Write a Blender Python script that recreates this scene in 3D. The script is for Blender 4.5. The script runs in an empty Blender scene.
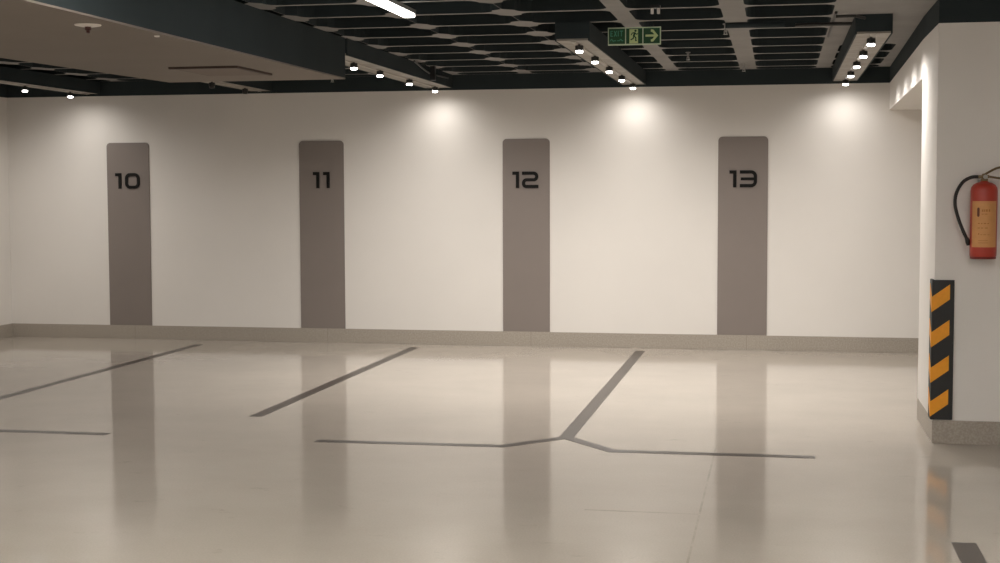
import bpy, bmesh, math, random
from mathutils import Vector, Matrix
random.seed(4)
sc = bpy.context.scene
COL = sc.collection

# ------------------------------------------------------------------ helpers
def link(o, parent=None):
    COL.objects.link(o)
    if parent is not None:
        o.parent = parent
    return o

def obj(name, bm, mats, parent=None, smooth=False):
    bmesh.ops.recalc_face_normals(bm, faces=bm.faces[:])
    me = bpy.data.meshes.new(name)
    bm.to_mesh(me); bm.free()
    if not isinstance(mats, (list, tuple)):
        mats = [mats]
    for m in mats:
        me.materials.append(m)
    if smooth:
        for p in me.polygons:
            p.use_smooth = True
    o = bpy.data.objects.new(name, me)
    return link(o, parent)

def thing(name, label, cat, loc=(0, 0, 0), group=None):
    o = bpy.data.objects.new(name, None)
    o.empty_display_size = .1
    o.location = loc
    return tag(link(o), label, cat, group)

def tag(o, label, cat, group=None):
    o['label'] = label; o['category'] = cat
    if group:
        o['group'] = group
    return o

def struct(o, label=None):
    o['kind'] = 'structure'
    if label:
        o['label'] = label
    return o

def box(bm, x0, x1, y0, y1, z0, z1, mi=0, bevel=0):
    vs = [bm.verts.new((x, y, z)) for x in (x0, x1) for y in (y0, y1) for z in (z0, z1)]
    fs = []
    for q in ((0, 1, 3, 2), (4, 6, 7, 5), (0, 4, 5, 1), (2, 3, 7, 6), (0, 2, 6, 4), (1, 5, 7, 3)):
        f = bm.faces.new([vs[i] for i in q]); f.material_index = mi; fs.append(f)
    if bevel:
        es = list({e for f in fs for e in f.edges})
        bmesh.ops.bevel(bm, geom=es, offset=bevel, segments=2, affect='EDGES', profile=.7)

def lathe(bm, prof, seg=24, c=(0, 0, 0), axis='Z', mi=0):
    """prof = [(r, h)...] turned about an axis through c; ends are closed."""
    def pt(r, h, a):
        u, v = r * math.cos(a), r * math.sin(a)
        if axis == 'Z': p = (u, v, h)
        elif axis == 'Y': p = (u, h, v)
        else: p = (h, u, v)
        return (p[0] + c[0], p[1] + c[1], p[2] + c[2])
    rings = []
    for r, h in prof:
        if r < 1e-6:
            rings.append([bm.verts.new(pt(0, h, 0))])
        else:
            rings.append([bm.verts.new(pt(r, h, 2 * math.pi * k / seg)) for k in range(seg)])
    for A, B in zip(rings, rings[1:]):
        for k in range(seg):
            k2 = (k + 1) % seg
            if len(A) == 1 and len(B) == 1: continue
            if len(A) == 1: f = bm.faces.new((A[0], B[k], B[k2]))
            elif len(B) == 1: f = bm.faces.new((A[k], A[k2], B[0]))
            else: f = bm.faces.new((A[k], A[k2], B[k2], B[k]))
            f.material_index = mi
    for R in (rings[0], rings[-1]):
        if len(R) > 1:
            f = bm.faces.new(R); f.material_index = mi

def tube(bm, pts, r, seg=10, mi=0):
    """round bar along a polyline; r may be a number or one value per point"""
    P = [Vector(p) for p in pts]
    rings = []; prev = None
    for i, p in enumerate(P):
        t = (P[min(i + 1, len(P) - 1)] - P[max(i - 1, 0)]).normalized()
        if prev is None:
            a = Vector((0, 0, 1)) if abs(t.z) < .9 else Vector((1, 0, 0))
            n = (a - t * a.dot(t)).normalized()
        else:
            n = (prev - t * prev.dot(t)).normalized()
        prev = n; b = t.cross(n)
        rr = r[i] if isinstance(r, (list, tuple)) else r
        rings.append([bm.verts.new(p + (n * math.cos(2 * math.pi * k / seg) + b * math.sin(2 * math.pi * k / seg)) * rr) for k in range(seg)])
    for A, B in zip(rings, rings[1:]):
        for k in range(seg):
            f = bm.faces.new((A[k], A[(k + 1) % seg], B[(k + 1) % seg], B[k])); f.material_index = mi
    bm.faces.new(rings[0]).material_index = mi
    bm.faces.new(rings[-1]).material_index = mi

def spline(ctrl, n=8):
    P = [Vector(c) for c in ctrl]; out = []
    for i in range(len(P) - 1):
        p0, p1, p2, p3 = P[max(i - 1, 0)], P[i], P[i + 1], P[min(i + 2, len(P) - 1)]
        for k in range(n):
            t = k / n
            out.append(.5 * ((2 * p1) + (p2 - p0) * t + (2 * p0 - 5 * p1 + 4 * p2 - p3) * t * t + (3 * p1 - p0 - 3 * p2 + p3) * t ** 3))
    out.append(P[-1]); return out

def prism(bm, poly, M, depth, mi=0):
    """2-D polygon (u, v) placed by M(u, v, w), thickness from w=0 to w=depth"""
    a = [bm.verts.new(M(u, v, 0)) for u, v in poly]
    b = [bm.verts.new(M(u, v, depth)) for u, v in poly]
    n = len(poly)
    fs = [bm.faces.new(a), bm.faces.new(b[::-1])]
    for k in range(n):
        fs.append(bm.faces.new((a[k], b[k], b[(k + 1) % n], a[(k + 1) % n])))
    for f in fs: f.material_index = mi

def fillet(path, radii, closed=False, n=5):
    out = []; N = len(path)
    for i, p in enumerate(path):
        r = radii[i] if isinstance(radii, (list, tuple)) else radii
        if (not closed and i in (0, N - 1)) or r <= 0:
            out.append(Vector(p)); continue
        p = Vector(p); a = (Vector(path[i - 1]) - p).normalized(); b = (Vector(path[(i + 1) % N]) - p).normalized()
        ang = a.angle(b); d = r / math.tan(ang / 2)
        s, e = p + a * d, p + b * d
        c = p + (a + b).normalized() * (r / math.sin(ang / 2))
        v0, v1 = s - c, e - c
        A0 = math.atan2(v0.y, v0.x); dA = math.atan2(v0.x * v1.y - v0.y * v1.x, v0.dot(v1))
        for k in range(n + 1):
            t = A0 + dA * k / n
            out.append(c + Vector((math.cos(t), math.sin(t))) * r)
    return out

def ribbon(bm, path, w, M, depth, closed=False, mi=0):
    """flat stroke of width w along a 2-D path, given a thickness"""
    P = [Vector(p) for p in path]; N = len(P); L = []; Rr = []
    for i in range(N):
        if closed: a, b = P[i] - P[i - 1], P[(i + 1) % N] - P[i]
        else:
            a = P[i] - P[i - 1] if i else P[1] - P[0]
            b = P[i + 1] - P[i] if i < N - 1 else a
        a = a.normalized(); b = b.normalized()
        na, nb = Vector((-a.y, a.x)), Vector((-b.y, b.x))
        m = (na + nb).normalized(); s = (w / 2) / max(.35, m.dot(na))
        L.append(P[i] + m * s); Rr.append(P[i] - m * s)
    g = [[bm.verts.new(M(q.x, q.y, d)) for q in S] for S in (L, Rr) for d in (0, depth)]
    l0, l1, r0, r1 = g
    for i in range(N if closed else N - 1):
        j = (i + 1) % N
        for A, B in ((l0, l1), (l1, r1), (r1, r0), (r0, l0)):
            bm.faces.new((A[i], A[j], B[j], B[i])).material_index = mi
    if not closed:
        for i in (0, N - 1):
            bm.faces.new((l0[i], l1[i], r1[i], r0[i])).material_index = mi

# ---------------------------------------------------------------- materials
def s2l(c):
    return tuple((v / 12.92 if v <= .04045 else ((v + .055) / 1.055) ** 2.4) for v in (x / 255 for x in c)) + (1,)

def mat(name, rgb, rough=.6, metal=0, spec=.5, noise=0, scale=6, bump=0, bscale=80, emit=0, ecol=None):
    m = bpy.data.materials.new(name); m.use_nodes = True
    nt = m.node_tree; b = nt.nodes['Principled BSDF']
    b.inputs['Base Color'].default_value = s2l(rgb)
    b.inputs['Roughness'].default_value = rough
    b.inputs['Metallic'].default_value = metal
    b.inputs['Specular IOR Level'].default_value = spec
    if noise:
        tc = nt.nodes.new('ShaderNodeTexCoord'); nz = nt.nodes.new('ShaderNodeTexNoise')
        nz.inputs['Scale'].default_value = scale; nz.inputs['Detail'].default_value = 5
        mr = nt.nodes.new('ShaderNodeMapRange')
        mr.inputs['From Min'].default_value = .3; mr.inputs['From Max'].default_value = .7
        mr.inputs['To Min'].default_value = 1 - noise; mr.inputs['To Max'].default_value = 1 + noise
        mx = nt.nodes.new('ShaderNodeMix'); mx.data_type = 'RGBA'; mx.blend_type = 'MULTIPLY'
        mx.inputs[0].default_value = 1; mx.inputs[6].default_value = s2l(rgb)
        nt.links.new(tc.outputs['Object'], nz.inputs['Vector'])
        nt.links.new(nz.outputs['Fac'], mr.inputs['Value'])
        nt.links.new(mr.outputs['Result'], mx.inputs[7])
        nt.links.new(mx.outputs[2], b.inputs['Base Color'])
    if bump:
        tc2 = nt.nodes.new('ShaderNodeTexCoord'); n2 = nt.nodes.new('ShaderNodeTexNoise')
        n2.inputs['Scale'].default_value = bscale; bp = nt.nodes.new('ShaderNodeBump')
        bp.inputs['Strength'].default_value = bump; bp.inputs['Distance'].default_value = .002
        nt.links.new(tc2.outputs['Object'], n2.inputs['Vector'])
        nt.links.new(n2.outputs['Fac'], bp.inputs['Height'])
        nt.links.new(bp.outputs['Normal'], b.inputs['Normal'])
    if emit:
        b.inputs['Emission Color'].default_value = ecol or (1, .96, .91, 1)
        b.inputs['Emission Strength'].default_value = emit
    return m

WALL = mat('white_wall_paint', (228, 223, 217), .55, noise=.015, scale=1.5, bump=.15, bscale=120)
DARK = mat('dark_ceiling_paint', (50, 57, 59), .9, spec=.15, noise=.06, scale=3)
RIB = mat('bare_ceiling_concrete', (134, 131, 128), .8, noise=.10, scale=2.5)
SOFF = mat('grey_soffit_board', (118, 108, 99), .7, noise=.08, scale=.9)
PANEL = mat('grey_panel_paint', (131, 121, 115), .5, noise=.02, scale=2)
BLACK = mat('black_plastic', (28, 27, 26), .45)
NUM = mat('black_numeral_acrylic', (16, 15, 14), .5, spec=.2)
TRAYW = mat('tray_concrete_board', (146, 140, 131), .7, noise=.18, scale=9)
LAMPG = mat('lamp_diffuser_glow', (255, 250, 240), .4, emit=14)
STRIPG = mat('added_strip_diffuser', (255, 250, 240), .4, emit=78)  # strong glow for the added, out-of-view lane lamps
STRIPD = mat('strip_diffuser_dimmed', (255, 250, 240), .4, emit=9)
ALU = mat('pale_aluminium', (190, 190, 186), .35, metal=.6)
STEEL = mat('dull_steel_fitting', (170, 168, 164), .4, metal=.5)
TAPE = mat('dark_grey_floor_paint', (64, 57, 52), .3, noise=.06, scale=8)
RED = mat('extinguisher_red', (176, 58, 42), .38)
YLAB = mat('extinguisher_yellow_label', (208, 150, 92), .5, noise=.04, scale=30)
INK = mat('label_ink', (120, 66, 30), .6)
HOSE = mat('black_rubber', (30, 27, 25), .5)
BRASS = mat('dull_brass_valve', (120, 100, 70), .4, metal=.6)
GRUB = mat('guard_black_rubber', (38, 38, 38), .6, noise=.08, scale=20)
GYEL = mat('guard_yellow', (238, 158, 34), .5, noise=.05, scale=30)
SGREEN = mat('sign_dark_green', (20, 74, 40), .5)
STEAL = mat('sign_teal_letters', (72, 150, 116), .5)
SPALE = mat('sign_pale_green', (196, 212, 150), .5)
SFRAME = mat('sign_pale_frame', (200, 214, 184), .5)
PALEPL = mat('white_plastic', (220, 214, 208), .5)

def baseboard_mat():
    m = mat('speckled_terrazzo', (150, 140, 127), .45)
    nt = m.node_tree; b = nt.nodes['Principled BSDF']
    tc = nt.nodes.new('ShaderNodeTexCoord')
    v = nt.nodes.new('ShaderNodeTexNoise'); v.inputs['Scale'].default_value = 70; v.inputs['Detail'].default_value = 3
    r = nt.nodes.new('ShaderNodeValToRGB')
    r.color_ramp.elements[0].position = .38; r.color_ramp.elements[0].color = s2l((156, 147, 136))
    r.color_ramp.elements[1].position = .64; r.color_ramp.elements[1].color = s2l((172, 163, 151))
    nt.links.new(tc.outputs['Object'], v.inputs['Vector']); nt.links.new(v.outputs['Fac'], r.inputs['Fac'])
    sp = nt.nodes.new('ShaderNodeSeparateXYZ'); nt.links.new(tc.outputs['Object'], sp.inputs[0])
    # thin butt joint between the skirting lengths every 1.2 m
    a = nt.nodes.new('ShaderNodeMath'); a.operation = 'ADD'; a.inputs[1].default_value = 21.55
    md = nt.nodes.new('ShaderNodeMath'); md.operation = 'MODULO'; md.inputs[1].default_value = 2.4
    lt = nt.nodes.new('ShaderNodeMath'); lt.operation = 'LESS_THAN'; lt.inputs[1].default_value = .005
    nt.links.new(sp.outputs[0], a.inputs[0]); nt.links.new(a.outputs[0], md.inputs[0]); nt.links.new(md.outputs[0], lt.inputs[0])
    mx = nt.nodes.new('ShaderNodeMix'); mx.data_type = 'RGBA'
    nt.links.new(lt.outputs[0], mx.inputs[0]); nt.links.new(r.outputs[0], mx.inputs[6]); mx.inputs[7].default_value = s2l((140, 131, 120))
    nt.links.new(mx.outputs[2], b.inputs['Base Color'])
    return m
TERR = baseboard_mat()

def floor_mat():
    m = mat('polished_resin_floor', (186, 174, 160), .15)
    nt = m.node_tree; b = nt.nodes['Principled BSDF']
    N = nt.nodes.new; Lk = nt.links.new
    tc = N('ShaderNodeTexCoord')
    mp = N('ShaderNodeMapping'); mp.inputs['Scale'].default_value = (.7, .8, 1)
    Lk(tc.outputs['Object'], mp.inputs['Vector'])
    n1 = N('ShaderNodeTexNoise'); n1.inputs['Scale'].default_value = 1.1; n1.inputs['Detail'].default_value = 6; n1.inputs['Roughness'].default_value = .6
    Lk(mp.outputs[0], n1.inputs['Vector'])
    r1 = N('ShaderNodeValToRGB')
    r1.color_ramp.elements[0].position = .3; r1.color_ramp.elements[0].color = s2l((170, 161, 150))
    r1.color_ramp.elements[1].position = .7; r1.color_ramp.elements[1].color = s2l((180, 171, 159))
    Lk(n1.outputs['Fac'], r1.inputs['Fac'])
    # fine speckle
    n2 = N('ShaderNodeTexNoise'); n2.inputs['Scale'].default_value = 90; n2.inputs['Detail'].default_value = 2
    Lk(tc.outputs['Object'], n2.inputs['Vector'])
    q2 = N('ShaderNodeMapRange'); q2.inputs['From Min'].default_value = .3; q2.inputs['From Max'].default_value = .7
    q2.inputs['To Min'].default_value = .96; q2.inputs['To Max'].default_value = 1.04
    Lk(n2.outputs['Fac'], q2.inputs['Value'])
    mx = N('ShaderNodeMix'); mx.data_type = 'RGBA'; mx.blend_type = 'MULTIPLY'; mx.inputs[0].default_value = 1
    Lk(r1.outputs[0], mx.inputs[6]); Lk(q2.outputs[0], mx.inputs[7])
    # scuffs: sparse streaks lying across the driving lane
    mp3 = N('ShaderNodeMapping'); mp3.inputs['Scale'].default_value = (1.3, 2.0, 1)
    Lk(tc.outputs['Object'], mp3.inputs['Vector'])
    n3 = N('ShaderNodeTexNoise'); n3.inputs['Scale'].default_value = 2.4; n3.inputs['Detail'].default_value = 7; n3.inputs['Roughness'].default_value = .7
    Lk(mp3.outputs[0], n3.inputs['Vector'])
    q3 = N('ShaderNodeMapRange'); q3.inputs['From Min'].default_value = .62; q3.inputs['From Max'].default_value = .74
    q3.inputs['To Min'].default_value = 1; q3.inputs['To Max'].default_value = .8
    Lk(n3.outputs['Fac'], q3.inputs['Value'])
    mx3 = N('ShaderNodeMix'); mx3.data_type = 'RGBA'; mx3.blend_type = 'MULTIPLY'; mx3.inputs[0].default_value = 1
    Lk(mx.outputs[2], mx3.inputs[6]); Lk(q3.outputs[0], mx3.inputs[7])
    # construction joint running away from the viewer at X = 7.18
    sp = N('ShaderNodeSeparateXYZ'); Lk(tc.outputs['Object'], sp.inputs[0])
    def math_(op, a, v=None):
        k = N('ShaderNodeMath'); k.operation = op
        Lk(a, k.inputs[0])
        if v is not None:
            if isinstance(v, (int, float)): k.inputs[1].default_value = v
            else: Lk(v, k.inputs[1])
        return k.outputs[0]
    dx = math_('ABSOLUTE', math_('SUBTRACT', sp.outputs[0], 7.18))
    jx = math_('LESS_THAN', dx, .006)
    jy = math_('LESS_THAN', sp.outputs[1], -5.9)
    dy = math_('LESS_THAN', math_('ABSOLUTE', math_('ADD', sp.outputs[1], 8.05)), .012)
    ly = math_('LESS_THAN', sp.outputs[0], 7.18)
    j = math_('MAXIMUM', math_('MULTIPLY', jx, jy), math_('MULTIPLY', dy, ly))
    ax = math_('GREATER_THAN', sp.outputs[0], 6.55)
    jn = N('ShaderNodeMapRange'); jn.inputs['From Min'].default_value = .35; jn.inputs['From Max'].default_value = .6; jn.inputs['To Max'].default_value = .3
    Lk(n3.outputs['Fac'], jn.inputs['Value'])
    jf = math_('MULTIPLY', math_('MULTIPLY', j, ax), jn.outputs[0])
    mx4 = N('ShaderNodeMix'); mx4.data_type = 'RGBA'
    Lk(jf, mx4.inputs[0]); Lk(mx3.outputs[2], mx4.inputs[6]); mx4.inputs[7].default_value = s2l((96, 84, 72))
    Lk(mx4.outputs[2], b.inputs['Base Color'])
    # polish varies a little
    q4 = N('ShaderNodeMapRange'); q4.inputs['From Min'].default_value = .3; q4.inputs['From Max'].default_value = .7
    q4.inputs['To Min'].default_value = .075; q4.inputs['To Max'].default_value = .10
    Lk(n1.outputs['Fac'], q4.inputs['Value']); Lk(q4.outputs[0], b.inputs['Roughness'])
    b.inputs['IOR'].default_value = 1.52
    return m
FLOOR = floor_mat()

# ------------------------------------------------------------- main measures
XL, XR = -1.555, 12.5          # side walls
YB = -24.0                     # wall behind the viewer
ZW, ZC = 2.889, 3.06           # top of the white paint, ceiling
ZB, BT = .162, .014            # skirting height and thickness
CX, CYF, CYB, CXR = 8.648, -5.58, -4.50, 9.58   # column

# --------------------------------------------------------------------- shell
bm = bmesh.new(); box(bm, XL - .2, XR + .2, YB - .2, .2, -.12, 0)
struct(obj('floor', bm, FLOOR))

def wall(name, x0, x1, y0, y1):
    bm = bmesh.new()
    box(bm, x0, x1, y0, y1, 0, ZW, 0)
    box(bm, x0, x1, y0, y1, ZW, ZC + .3, 1)
    return struct(obj(name, bm, [WALL, DARK]))
wall('wall_back', XL - .2, XR + .2, 0, .2)
wall('wall_left', XL - .2, XL, YB, 0)
wall('wall_right', XR, XR + .2, YB, 0)
wall('wall_front', XL - .2, XR + .2, YB - .2, YB)

# column, white up to the dark band
bm = bmesh.new()
box(bm, CX, CXR, CYF, CYB, 0, ZW, 0)
box(bm, CX, CXR, CYF, CYB, ZW, ZC, 1)
struct(obj('column', bm, [WALL, DARK]))
# beam from the column to the back wall
bm = bmesh.new()
BXW = 8.735                    # the beam runs very slightly out of square
prism(bm, [(CX, CYB), (CXR, CYB), (CXR, 0), (BXW, 0)], lambda u, v, w: (u, v, 2.600 + w), ZW - 2.600, 0)
prism(bm, [(CX, CYB), (CXR, CYB), (CXR, 0), (BXW, 0)], lambda u, v, w: (u, v, ZW + w), ZC - ZW, 1)
struct(obj('beam', bm, [WALL, DARK]))

# skirtings
def skirt(name, boxes):
    bm = bmesh.new()
    for b_ in boxes: box(bm, *b_, 0, ZB, bevel=.003)
    struct(obj(name, bm, TERR))
skirt('baseboard_back', [(XL, XR, -BT, 0)])
skirt('baseboard_left', [(XL, XL + BT, YB, -BT)])
skirt('baseboard_right', [(XR - BT, XR, YB, -BT)])
skirt('baseboard_column', [(CX - .004, CXR + BT, CYF - .010, CYF), (CX - .004, CX, CYF, CYB), (CXR, CXR + BT, CYF, CYB)])

# ---------------------------------------------------- coffered ceiling (one mesh)
def ceiling():
    bm = bmesh.new(); D = .10
    xs = [7.25 - .815 * k for k in range(10, -1, -1)] + [8.065, 8.70]
    xs[-2] = 8.065
    ys = [-.34 - .727 * k for k in range(17, -1, -1)] + [.012]
    xs = [x for x in xs if x > XL + .2]
    hws = {}
    for i, x in enumerate(xs):
        if abs(x - 7.25) < .1: hws[i] = .085
        elif abs(x - 6.435) < .1: hws[i] = .068
        elif abs(x - 5.62) < .1: hws[i] = .085
        elif abs(x - 8.065) < .1: hws[i] = .10
        else: hws[i] = .07
    def quad(x0, x1, y0, y1):
        f = bm.faces.new([bm.verts.new(p) for p in ((x0, y0, ZC), (x1, y0, ZC), (x1, y1, ZC), (x0, y1, ZC))]); f.material_index = 0
    def rib_pinched(x):                       # ribs further left are crossed by dark bays at mid length
        return x < 6.0
    for i in range(len(xs) - 1):
        for j in range(len(ys) - 1):
            x0, x1, y0, y1 = xs[i], xs[i + 1], ys[j], ys[j + 1]
            if i == len(xs) - 2 and y0 < -2.6:     # solid slab around the column head
                quad(x0, x1, y0, y1); continue
            h = .027
            a0, a1 = x0 + (hws[i] if i < len(xs) - 2 else .05), x1 - (hws[i + 1] if i < len(xs) - 2 else .09)
            b0, b1 = y0 + h, y1 - (h if j < len(ys) - 2 else .02)
            r = min(.10, (b1 - b0) / 2.4)
            ym = (b0 + b1) / 2; n = .22
            base = [(a0, b0), (a1, b0)]
            rad = [r, r]
            if rib_pinched(x1) and (b1 - b0) > .4:
                base += [(a1, ym - n), (x1 - .002, ym - n * .7), (x1 - .002, ym + n * .7), (a1, ym + n)]; rad += [0] * 4
            base += [(a1, b1), (a0, b1)]; rad += [r, r]
            if rib_pinched(x0) and (b1 - b0) > .4:
                base += [(a0, ym + n), (x0 + .002, ym + n * .7), (x0 + .002, ym - n * .7), (a0, ym - n)]; rad += [0] * 4
            loop = fillet(base, rad, closed=True, n=4)
            lo = [bm.verts.new((p.x, p.y, ZC)) for p in loop]
            hi = [bm.verts.new((p.x, p.y, ZC + D)) for p in loop]
            m = len(loop)
            # rib underside round the coffer: edges loop + cell rectangle, triangulated
            rect = [bm.verts.new((x, y, ZC)) for x, y in ((x0, y0), (x1, y0), (x1, y1), (x0, y1))]
            edges = [bm.edges.new((lo[k], lo[(k + 1) % m])) for k in range(m)]
            edges += [bm.edges.new((rect[k], rect[(k + 1) % 4])) for k in range(4)]
            g = bmesh.ops.triangle_fill(bm, edges=edges, use_beauty=True, use_dissolve=False)
            for e in g['geom']:
                if isinstance(e, bmesh.types.BMFace): e.material_index = 0
            for k in range(m):
                bm.faces.new((lo[k], lo[(k + 1) % m], hi[(k + 1) % m], hi[k])).material_index = 1
            bm.faces.new(hi).material_index = 1
    # plain slab beyond the coffers
    quad(XL, xs[0], ys[0], 0); quad(XL, XR, YB, ys[0]); quad(xs[-1], XR, ys[0], 0)
    # upper skin closes the slab
    f = bm.faces.new([bm.verts.new(p) for p in ((XL, YB, ZC + .3), (XR, YB, ZC + .3), (XR, 0, ZC + .3), (XL, 0, ZC + .3))]); f.material_index = 1
    me = bpy.data.meshes.new('ceiling'); bm.to_mesh(me); bm.free()
    me.materials.append(RIB); me.materials.append(DARK)
    struct(link(bpy.data.objects.new('ceiling', me)))
ceiling()

# ------------------------------------------------------ boxed soffit, upper left
SY0, SY1, SZ = -15.0, -4.035, 2.71
SQ = [(1.52, SY0), (3.86, SY0), (3.950, SY1), (2.35, SY1)]
bm = bmesh.new()
prism(bm, SQ, lambda u, v, w: (u, v, SZ + .012 + w), ZC - SZ - .012)
s = struct(obj('soffit', bm, DARK))
bm = bmesh.new(); prism(bm, SQ, lambda u, v, w: (u, v, SZ + w), .012)
obj('soffit_board', bm, SOFF, s)
t = thing('access_hatch', 'grey access hatch with dark edges set under the boxed soffit', 'hatch', (3.275, -5.1, SZ))
bm = bmesh.new(); box(bm, -.25, .25, -.36, .36, -.012, 0, bevel=.003); obj('hatch_door', bm, mat('hatch_board', (110, 97, 88), .7, noise=.06, scale=2), t)
bm = bmesh.new()
box(bm, -.28, .28, -.395, -.36, -.016, 0); box(bm, .25, .28, -.36, .36, -.016, 0)
box(bm, -.265, -.25, -.36, .36, -.010, 0); box(bm, -.265, .25, .36, .375, -.010, 0)
obj('hatch_frame', bm, mat('hatch_dark_edge', (70, 56, 50), .7), t)

# -------------------------------------------------------------- bay wall panels
PW, PZ0, PZ1, PT = .5354, ZB, 2.334, .012
def glyph(bm, ch, x, M, d=.012, h=.185, w=.036):
    t_ = w / 2; W = .185
    if ch == '1':
        ribbon(bm, [(x, h - t_), (x + .058, h - t_), (x + .058, 0)], w, M, d)
        return .076
    r = .045
    if ch == '0':
        ribbon(bm, fillet([(x + t_, t_), (x + W - t_, t_), (x + W - t_, h - t_), (x + t_, h - t_)], r, True), w, M, d, closed=True)
    if ch == '2':
        ribbon(bm, fillet([(x, h - t_), (x + W - t_, h - t_), (x + W - t_, h / 2), (x + t_, h / 2), (x + t_, t_), (x + W, t_)],
                          [0, .037, .034, .034, .030, 0]), w, M, d)
    if ch == '3':
        ribbon(bm, fillet([(x, h - t_), (x + W - t_, h - t_), (x + W - t_, t_), (x, t_)], [0, r, r, 0]), w, M, d)
        ribbon(bm, [(x + .01, h / 2), (x + W - w, h / 2)], w * .85, M, d)
    return W
XP = [0, 2.4, 4.8, 7.2]
PL = ['tall grey wall panel with rounded top numbered 10', 'tall grey wall panel with rounded top numbered 11',
      'tall grey wall panel with rounded top numbered 12', 'tall grey wall panel with rounded top numbered 13']
LAY = {'10': ((-.16, '1'), (-.035, '0')), '11': ((-.1, '1'), (.024, '1')), '12': ((-.155, '1'), (-.045, '2')), '13': ((-.145, '1'), (-.033, '3'))}
for i, X in enumerate(XP):
    t = thing('parking_bay_panel', PL[i], 'wall panel', (X, 0, 0), 'numbered bay panels on the white wall')
    M = lambda u, v, w: (u, -w, v)
    bm = bmesh.new()
    poly = [tuple(p) for p in fillet([(-PW / 2, PZ0), (PW / 2, PZ0), (PW / 2, PZ1), (-PW / 2, PZ1)], [0, 0, .045, .045], True, n=8)]
    prism(bm, poly, M, PT)
    obj('board', bm, PANEL, t)
    for x, ch in LAY[str(10 + i)]:
        bm = bmesh.new()
        glyph(bm, ch, x, lambda u, v, w: (u, -PT - w, v + 1.782 + (.008 if i < 2 else 0)))
        o = obj('numeral', bm, NUM, t)
        o['label'] = 'black raised numeral ' + ch

# ---------------------------------------------------------------- floor markings
def marking(label, strokes):
    bm = bmesh.new()
    for k, (pts, w) in enumerate(strokes):
        ribbon(bm, pts, w, lambda u, v, d: (u, v, d), .0015 + .0002 * k)
    tag(obj('floor_marking', bm, TAPE), label, 'floor line', 'dark bay lines painted on the floor')
LW = .105
marking('dark floor line slanting below wall panel 10 to the left edge', [([(1.06, -.47), (1.06, -5.75)], LW)])
marking('short dark floor line at left edge, ending left of panel 10 reflection', [([(-.55, -6.25), (2.81, -6.25)], LW * .85)])
marking('dark straight floor line between wall panels 11 and 12, joined to nothing', [([(3.585, -.36), (3.585, -5.30)], LW)])
marking('dark Y-shaped floor line between panels 12 and 13 with two long arms',
        [([(6.115, -.30), (6.115, -5.83)], LW), ([(4.397, -6.25), (5.735, -6.22), (6.06, -5.87), (6.115, -5.80)], LW * .85),
         ([(6.115, -5.80), (6.17, -5.87), (6.496, -6.27), (7.838, -6.26)], LW * .85)])
marking('dark floor line at bottom right corner, in front of the column', [([(8.51, -8.44), (8.51, -10.6)], .12)])

# -------------------------------------------------------- trays and spotlights
TRAY = [(-.47, -4.75, 'far left, above panel 10'), (1.68, -3.95, 'between panels 10 and 11'), (3.795, -4.0, 'between panels 11 and 12'),
        (6.005, -4.75, 'between panels 12 and 13'), (8.27, -4.75, 'beside the white beam')]
TZ, TW = 2.92, .27
WHERE = ['far left lighting tray', 'tray behind the soffit', 'tray right of the soffit', 'tray left of the exit sign', 'tray beside the white beam']
TL = ['long lighting tray at far left, partly behind the soffit', 'unlit lighting tray seen under the soffit, left of panel 11',
      'long lighting tray emerging from behind the dark soffit side', 'pale lighting tray with five lit spotlights, left of exit sign',
      'short-looking lighting tray with dark front end beside the white beam']
for (X, Y0, _), lab in zip(TRAY, TL):
    t = thing('lighting_tray', lab, 'lighting tray', (X, 0, 0), 'lighting trays under the ceiling')
    bm = bmesh.new()
    h = .165 if abs(X - 3.795) < .01 else TW / 2
    box(bm, -h, h, Y0, -.005, TZ + .012, ZC)
    box(bm, -h, -h + .012, Y0, -.005, TZ - .006, TZ + .012); box(bm, h - .012, h, Y0, -.005, TZ - .006, TZ + .012)
    obj('casing', bm, DARK, t)
    bm = bmesh.new(); box(bm, -h + .012, h - .012, Y0 + .004, -.006, TZ - .004, TZ + .012); obj('underside_board', bm, TRAYW, t)
    bm = bmesh.new(); box(bm, -.018, .018, Y0 + .05, -.05, TZ - .012, TZ - .004); obj('track_rail', bm, mat('track_rail_grey', (160, 152, 142), .5), t)

def make_spot():
    t = bpy.data.objects.new('spotlight', None); t.empty_display_size = .05; link(t)
    bm = bmesh.new()
    lathe(bm, [(.010, 0), (.010, -.006), (.030, -.008), (.033, -.012), (.033, -.047), (.031, -.049)], 20)
    obj('lamp_body', bm, BLACK, t, smooth=False)
    bm = bmesh.new()
    lathe(bm, [(.028, -.049), (.029, -.051), (.029, -.060), (.023, -.066), (0, -.068)], 20)
    obj('lamp_lens', bm, LAMPG, t, smooth=True)
    return t
def spot_light(parent, e, sz=150, tilt=0):
    l = bpy.data.lights.new('spotlight_beam', 'SPOT'); l.energy = e; l.spot_size = math.radians(sz); l.spot_blend = 1.0
    l.shadow_soft_size = .03; l.color = (1, .957, .905)
    o = bpy.data.objects.new('spotlight_beam', l); o.rotation_euler = (math.radians(tilt), 0, 0); o.location = (0, 0, -.074); link(o, parent)
SPOTE = 85.0
proto = make_spot()
UNLIT = mat('lamp_lens_off', (40, 38, 36), .3)
used = False
ORD = ['nearest the wall', 'second from the wall', 'third from the wall', 'fourth from the wall', 'fifth from the wall']
def place_spot(x, y, label, group, lit=True):
    global used
    if not used: r = proto; used = True
    else:
        r = proto.copy(); COL.objects.link(r)
        for ch in proto.children:
            if ch.type == 'LIGHT': continue
            c = ch.copy(); COL.objects.link(c); c.parent = r
            if not lit and c.name.startswith('lamp_lens'):
                c.data = ch.data.copy(); c.data.materials[0] = UNLIT
    r.location = (x, y, TZ - .012)
    tag(r, label, 'spotlight', group)
    if lit: lights.append(r)
    return r
lights = []
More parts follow.
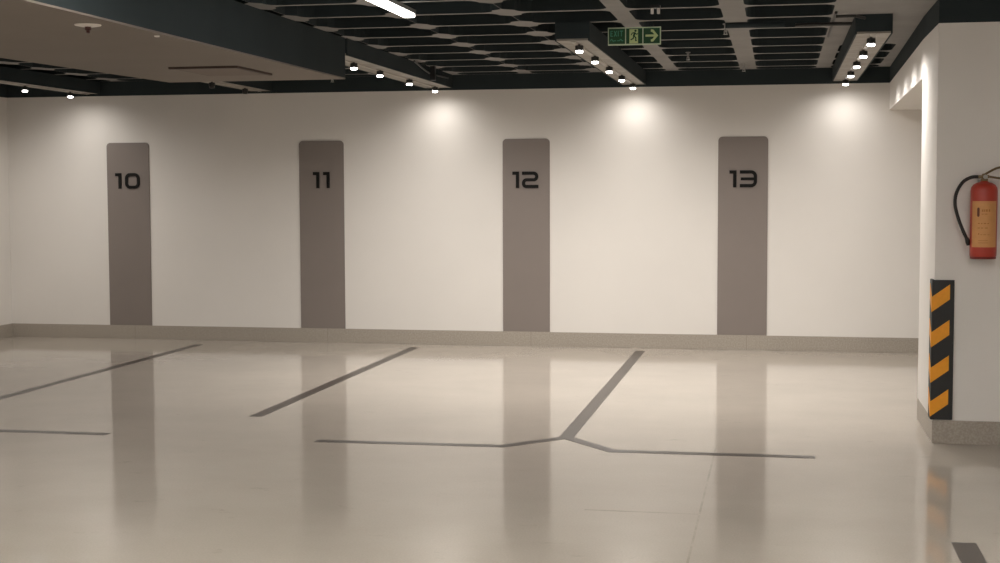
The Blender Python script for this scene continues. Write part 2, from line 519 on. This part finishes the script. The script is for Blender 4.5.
G = 'small spotlights on the lighting trays'
for k, y in enumerate((-.36, -1.45, -2.53, -3.55, -4.56)):
    place_spot(8.262, y, 'lit black spotlight under the tray beside the white beam, ' + ORD[k], G)
for k, y in enumerate((-.34, -1.445, -2.51, -3.55, -4.527)):
    place_spot(6.03, y, 'lit black spotlight under the tray left of exit sign, ' + ORD[k], G)
for k, y in enumerate((-.36, -1.474, -2.57, -3.42)):
    place_spot(3.84, y, 'lit black spotlight on the tray right of the soffit, ' + ORD[k], G)
for k, y in enumerate((-.49, -1.50)):
    place_spot(-.465, y, 'lit black spotlight on the far left tray, ' + ORD[k], G)
place_spot(1.72, -1.565, 'unlit black spotlight under soffit left of panel 11, farther from wall', G, False)
place_spot(1.72, -.62, 'unlit black spotlight under soffit left of panel 11, nearest the wall', G, False)
for r in lights:
    if r.location.y > -.55: spot_light(r, SPOTE * .20, 170, 8)      # wall-washing end lamp
    else: spot_light(r, SPOTE * (.95 if r.location.x > 8 else 1.22), 170)

# --------------------------------------------------------- linear strip lamps
def strip_lamp(x, y0, y1, label, m=STRIPG, group=None):
    t = thing('strip_lamp', label, 'strip light', (x, y0, ZC), group)
    L = y1 - y0
    bm = bmesh.new(); box(bm, -.045, .045, 0, L, -.03, 0, bevel=.004); obj('lamp_housing', bm, ALU, t)
    bm = bmesh.new(); box(bm, -.04, .04, .01, L - .01, -.055, -.03, bevel=.008); obj('diffuser', bm, m, t)
strip_lamp(4.965, -8.2, -5.72, 'bright white linear strip lamp on the ceiling at top centre', STRIPD)
k = 0
for x in (.9, 4.84, 8.78):  # lamps added out of view over the lane to supply fill light
    for y in (-11.4, -14.9, -18.6):
        if x == .9 or x == 8.78 or y < -9:
            k += 1
            strip_lamp(x, y, y + 2.5, 'unseen white strip lamp added over the driving lane for fill light', STRIPG, 'unseen strip lamps added over the driving lane')

# ------------------------------------------------------------------- exit sign
t = thing('exit_sign', 'green hanging exit sign with running figure and right arrow', 'exit sign', (6.462, -4.5, 2.966))
SW, SH = .416, .139
bm = bmesh.new(); box(bm, -SW / 2, SW / 2, -.008, .008, -SH / 2, SH / 2, bevel=.002); obj('sign_board', bm, SFRAME, t)
cw = (SW - .008 * 4) / 3
cells = [-SW / 2 + .008 + i * (cw + .008) for i in range(3)]
def sM(x0): return lambda u, v, w: (x0 + u, -.0085 - w, v - SH / 2)
for i, x0 in enumerate(cells):
    bm = bmesh.new(); prism(bm, [(0, .01), (cw, .01), (cw, SH - .01), (0, SH - .01)], sM(x0), .001)
    obj('sign_field', bm, SGREEN, t)
# EXIT and a second, unreadable line under it
bm = bmesh.new(); M = lambda u, v, w: sM(cells[0])(u, v, w + .001)
w_ = .0065; y0, y1 = .072, .110; x = .016
ribbon(bm, [(x + .016, y1), (x, y1), (x, y0), (x + .016, y0)], w_, M, .001); ribbon(bm, [(x, .091), (x + .014, .091)], w_, M, .0008)
x = .042
ribbon(bm, [(x, y1 + .003), (x + .019, y0 - .003)], w_, M, .001); ribbon(bm, [(x + .019, y1 + .003), (x, y0 - .003)], w_, M, .0008)
x = .074; ribbon(bm, [(x, y1 + .003), (x, y0 - .003)], w_, M, .001)
x = .086; ribbon(bm, [(x, y1), (x + .026, y1)], w_, M, .001); ribbon(bm, [(x + .013, y1), (x + .013, y0 - .003)], w_, M, .0008)
obj('sign_lettering', bm, STEAL, t)
bm = bmesh.new()
ribbon(bm, fillet([(.012, .036), (.022, .05), (.032, .032), (.042, .036), (.056, .036)], .004), .006, M, .001)
ribbon(bm, fillet([(.066, .036), (.086, .036), (.094, .05), (.104, .034), (.114, .036)], .004), .006, M, .001)
obj('sign_script', bm, STEAL, t)
# doorway with running figure
M1 = lambda u, v, w: sM(cells[1])(u, v, w + .001)
bm = bmesh.new(); prism(bm, [(.026, .012), (.094, .012), (.094, .123), (.026, .123)], M1, .001); obj('doorway_symbol', bm, SPALE, t)
M2 = lambda u, v, w: sM(cells[1])(u, v, w + .002)
bm = bmesh.new()
prism(bm, [(.074 + .009 * math.cos(a * math.pi / 6), .110 + .009 * math.sin(a * math.pi / 6)) for a in range(12)], M2, .001)
ribbon(bm, [(.070, .098), (.060, .068)], .015, M2, .001)
ribbon(bm, [(.068, .097), (.048, .092), (.040, .076)], .007, M2, .0012)
ribbon(bm, [(.068, .095), (.082, .082), (.094, .088)], .007, M2, .0012)
ribbon(bm, [(.061, .070), (.077, .056), (.076, .034), (.084, .034)], .009, M2, .0014)
ribbon(bm, [(.060, .070), (.056, .050), (.036, .040)], .009, M2, .0014)
obj('running_figure', bm, SGREEN, t)
M3 = lambda u, v, w: sM(cells[2])(u, v, w + .001)
bm = bmesh.new()
ribbon(bm, [(.016, .070), (.098, .070)], .017, M3, .001)
ribbon(bm, [(.058, .108), (.072, .108), (.104, .070), (.072, .032), (.058, .032)], .018, M3, .0012)
obj('arrow_symbol', bm, SPALE, t)
for sx in (-.15, .15):
    bm = bmesh.new(); tube(bm, [(sx, 0, SH / 2), (sx, 0, ZC - 2.966)], .004); obj('hanging_rod', bm, BLACK, t)

# ------------------------------------------------------------------ sprinklers
def sprinkler(x, y, ztop, z, label, mm=STEEL):
    t = thing('sprinkler', label, 'sprinkler', (x, y, ztop), 'ceiling sprinkler heads')
    L = ztop - z
    bm = bmesh.new(); lathe(bm, [(.022, 0), (.022, -.008), (.010, -.012), (.010, -L + .028), (.014, -L + .026), (.014, -L + .018), (.006, -L + .016)], 14)
    obj('drop_pipe', bm, mm, t)
    bm = bmesh.new()
    tube(bm, [(-.010, 0, -L + .018), (-.011, 0, -L + .008), (-.004, 0, -L + .003)], .0025, 6)
    tube(bm, [(.010, 0, -L + .018), (.011, 0, -L + .008), (.004, 0, -L + .003)], .0025, 6)
    lathe(bm, [(.019, -L + .003), (.019, -L), (0, -L - .001)], 14)
    obj('deflector', bm, ALU, t)
ZS = ZC
sprinkler(7.165, -4.38, ZS, 2.975, 'pale sprinkler head at the end of the dark pipe right of exit sign')
sprinkler(7.22, -.78, ZS, 2.975, 'small sprinkler head above wall panel 13, close to the wall')
sprinkler(6.73, -2.1, ZS, 2.985, 'small sprinkler head between exit sign and wall panel 13')
sprinkler(2.70, -.50, ZS, 2.965, 'sprinkler head behind the far edge of the soffit')
sprinkler(-.69, -.70, ZS, 2.965, 'sprinkler head at far left above the lit tray')
t = thing('twin_ceiling_fitting', 'small white twin ceiling fitting above the exit sign', 'ceiling fitting', (6.72, -5.6, ZC))
bm = bmesh.new(); box(bm, -.035, .035, -.03, .03, -.02, 0, bevel=.004); obj('fitting_base', bm, BLACK, t)
for sx in (-.022, .022):
    bm = bmesh.new(); lathe(bm, [(.008, -.02), (.011, -.028), (.011, -.058), (0, -.061)], 12, c=(sx, 0, 0)); obj('fitting_head', bm, PALEPL, t)
t = thing('soffit_sprinkler', 'dark sprinkler with round white cover plate under the boxed soffit', 'sprinkler', (3.725, -8.2, SZ))
bm = bmesh.new(); lathe(bm, [(.075, 0), (.073, -.005), (.04, -.012), (0, -.012)], 28); obj('cover_plate', bm, PALEPL, t)
bm = bmesh.new(); lathe(bm, [(.018, -.012), (.018, -.03), (.010, -.034), (.010, -.046), (.016, -.048), (0, -.05)], 16); obj('sprinkler_head', bm, mat('sprinkler_bulb_dark', (70, 30, 24), .4), t)
bm = bmesh.new(); lathe(bm, [(.016, 0), (.015, -.008), (0, -.010)], 16, c=(3.86, -7.58, SZ))
tag(obj('soffit_sensor', bm, PALEPL), 'tiny white round sensor near the soffit edge', 'sensor')

# ------------------------------------------------------------- pipes, conduits
bm = bmesh.new(); tube(bm, [(7.165, -4.43, ZC - .022), (7.62, -4.43, ZC - .022)], .022, 12)
tag(obj('ceiling_pipe', bm, DARK), 'short dark pipe crossing the ceiling rib right of exit sign', 'pipe')
def conduit(pts, label, r=.011, m=None):
    bm = bmesh.new(); tube(bm, pts, r, 8)
    tag(obj('conduit', bm, m or BLACK), label, 'conduit')
conduit([(7.985, -5.0, ZC - .012), (7.985, -3.35, ZC - .012)], 'thin dark conduit running beside the tray near the white beam')
conduit([(7.70, -4.46, ZC - .034), (8.125, -4.46, ZC - .034)], 'dark crossing conduit behind the tray end, farther of two', .014)
conduit([(7.985, -4.95, ZC - .034), (8.125, -4.95, ZC - .034), (8.20, -4.80, ZC - .034)], 'dark crossing conduit at the tray end, nearer of two', .012)
conduit(spline([(4.03, -2.0, ZC - .02), (3.99, -1.5, ZC - .05), (3.975, -1.1, ZC - .07), (3.975, -.3, ZC - .06)], 6), 'dark cable sagging along the tray right of the soffit', .009)
bm = bmesh.new(); box(bm, 3.99, 4.04, -1.19, -1.13, ZC - .15, ZC, bevel=.004)
tag(obj('junction_box', bm, BLACK), 'small black box hanging beside the tray right of soffit', 'junction box')

# ------------------------------------------------------------- corner guard
t = thing('corner_guard', 'black rubber corner guard with yellow stripes on the column corner', 'corner guard', (CX, CYF, 0))
g0, g1, gt = ZB + .006, 1.136, .018
bm = bmesh.new()
prism(bm, [(-gt, -gt), (.130, -gt), (.130, 0), (0, 0), (0, .130), (-gt, .130)], lambda u, v, w: (u, v, g0 + w), g1 - g0)
bmesh.ops.bevel(bm, geom=bm.edges[:], offset=.002, segments=1, affect='EDGES')
obj('guard_body', bm, GRUB, t)
for zc in (1.018, .773, .527, .292):
    bm = bmesh.new()
    prism(bm, [(-gt - .002, zc - .104), (.100, zc - .015), (.100, zc + .089), (-gt - .002, zc)], lambda u, v, w: (u, -gt - w, v), .003)
    prism(bm, [(-gt - .002, zc - .104), (.100, zc - .015), (.100, zc + .089), (-gt - .002, zc)], lambda u, v, w: (-gt - w, u, v), .003)
    obj('yellow_stripe', bm, GYEL, t)

# ---------------------------------------------------------- fire extinguisher
EX, EY, EZ = 8.948, CYF - .105, 1.294
t = thing('fire_extinguisher', 'red fire extinguisher with yellow label hanging on the column', 'fire extinguisher', (EX, EY, EZ))
R = .0875
bm = bmesh.new()
lathe(bm, [(.070, .0), (.080, .004), (.0865, .016), (R, .03), (R, .455), (.084, .476), (.072, .495), (.050, .508), (.026, .514), (.022, .522)], 48)
obj('cylinder_body', bm, RED, t, smooth=True)
bm = bmesh.new(); lathe(bm, [(.078, -.006), (.084, -.004), (.084, .010), (.078, .012)], 40); obj('base_ring', bm, mat('base_ring_dark_red', (120, 34, 26), .5), t, smooth=True)
bm = bmesh.new()
a0, a1, n = math.radians(207), math.radians(326), 24
rr = R + .0012
for k in range(n):
    A, B = a0 + (a1 - a0) * k / n, a0 + (a1 - a0) * (k + 1) / n
    v = [bm.verts.new((rr * math.cos(q), rr * math.sin(q), z)) for q, z in ((A, .075), (B, .075), (B, .385), (A, .385))]
    bm.faces.new(v)
bmesh.ops.remove_doubles(bm, verts=bm.verts[:], dist=1e-5)
lab = obj('label', bm, YLAB, t, smooth=True)
def on_label(bm, ac, zc, wa, h):
    r2 = rr + .0008; n = 4
    for k in range(n):
        A, B = math.radians(ac - wa / 2 + wa * k / n), math.radians(ac - wa / 2 + wa * (k + 1) / n)
        bm.faces.new([bm.verts.new((r2 * math.cos(q), r2 * math.sin(q), z)) for q, z in ((A, zc - h / 2), (B, zc - h / 2), (B, zc + h / 2), (A, zc + h / 2))])
bm = bmesh.new()
on_label(bm, 240, .311, 11, .052); on_label(bm, 240, .311, 7, .062)
obj('label_mark', bm, mat('label_mark_brown', (96, 46, 24), .6), lab)
bm = bmesh.new()
for a, z, w, h in ((258, .322, 6, .016), (266, .322, 5, .016), (275, .322, 7, .016), (286, .322, 6, .016), (258, .298, 8, .005), (272, .298, 12, .005),
                   (243, .235, 8, .007), (255, .235, 6, .007), (268, .235, 10, .007), (282, .235, 7, .007), (243, .205, 9, .006), (257, .205, 9, .006), (274, .205, 12, .006),
                   (243, .165, 5, .010), (254, .160, 8, .004), (268, .160, 12, .004), (284, .160, 8, .004), (262, .120, 40, .003), (262, .105, 40, .003)):
    on_label(bm, a, z, w, h)
obj('label_print', bm, mat('label_print_ochre', (176, 112, 46), .6), lab)
# valve, gauge, levers
bm = bmesh.new(); lathe(bm, [(.024, .520), (.024, .534), (.017, .538), (.017, .565), (.012, .570), (0, .571)], 18)
box(bm, -.04, .03, -.013, .013, .538, .560, bevel=.003)
v = obj('valve', bm, BRASS, t)
bm = bmesh.new(); lathe(bm, [(.014, -.016), (.015, -.026), (.013, -.028), (0, -.028)], 16, c=(.004, 0, .548), axis='Y'); obj('pressure_gauge', bm, STEEL, v)
bm = bmesh.new(); tube(bm, spline([(-.008, 0, .556), (.02, 0, .575), (.075, 0, .605), (.118, 0, .612), (.165, 0, .606)], 5), .0075, 8); obj('squeeze_lever', bm, BRASS, t)
bm = bmesh.new(); tube(bm, spline([(.01, 0, .553), (.05, 0, .546), (.10, 0, .538), (.150, 0, .530)], 5), .0075, 8); obj('carry_handle', bm, BRASS, t)
bm = bmesh.new()
tube(bm, spline([(-.030, 0, .548), (-.085, -.004, .545), (-.140, -.006, .512), (-.180, -.008, .440), (-.187, -.006, .36), (-.165, -.004, .27), (-.135, -.004, .19), (-.106, -.004, .128)], 8), .0115, 12)
h_ = obj('hose', bm, HOSE, t, smooth=True)
bm = bmesh.new(); tube(bm, [(-.108, -.004, .135), (-.100, -.004, .112), (-.095, -.004, .085)], [.013, .017, .012], 12); obj('hose_nozzle', bm, HOSE, h_)
bm = bmesh.new(); tube(bm, [(-.112, -.004, .108), (-.08, -.004, .104)], .010, 8); obj('nozzle_clip', bm, mat('clip_red_brown', (130, 56, 36), .5), t)
# wall bracket behind the cylinder, fixed to the column face
bm = bmesh.new(); box(bm, -.03, .03, .095, .105, .34, .53); box(bm, -.012, .012, .06, .10, .505, .52); obj('wall_bracket', bm, STEEL, t)

# ---------------------------------------------------------------------- world
w = bpy.data.worlds.new('World'); sc.world = w; w.use_nodes = True
w.node_tree.nodes['Background'].inputs[0].default_value = (.02, .02, .02, 1)

# --------------------------------------------------------------------- camera
yaw, pitch, roll, f = -.19414, -.06481, -.00327, 1419.1
fw = Vector((math.sin(yaw) * math.cos(pitch), math.cos(yaw) * math.cos(pitch), math.sin(pitch)))
r = Vector((math.cos(yaw), -math.sin(yaw), 0)); u = r.cross(fw)
r2 = r * math.cos(roll) + u * math.sin(roll); u2 = -r * math.sin(roll) + u * math.cos(roll)
cam = bpy.data.cameras.new('camera'); cam.sensor_width = 36; cam.lens = f * 36 / 1000; cam.clip_end = 200
co = bpy.data.objects.new('camera', cam)
co.matrix_world = Matrix(((r2.x, u2.x, -fw.x, 7.5902), (r2.y, u2.y, -fw.y, -15.74089), (r2.z, u2.z, -fw.z, 1.76814), (0, 0, 0, 1)))
link(co); sc.camera = co

vs = sc.view_settings
sc.display_settings.display_device = 'sRGB'
vs.view_transform = 'Standard'; vs.look = 'None'; vs.gamma = 1; vs.use_curve_mapping = False
vs.exposure = 0.17
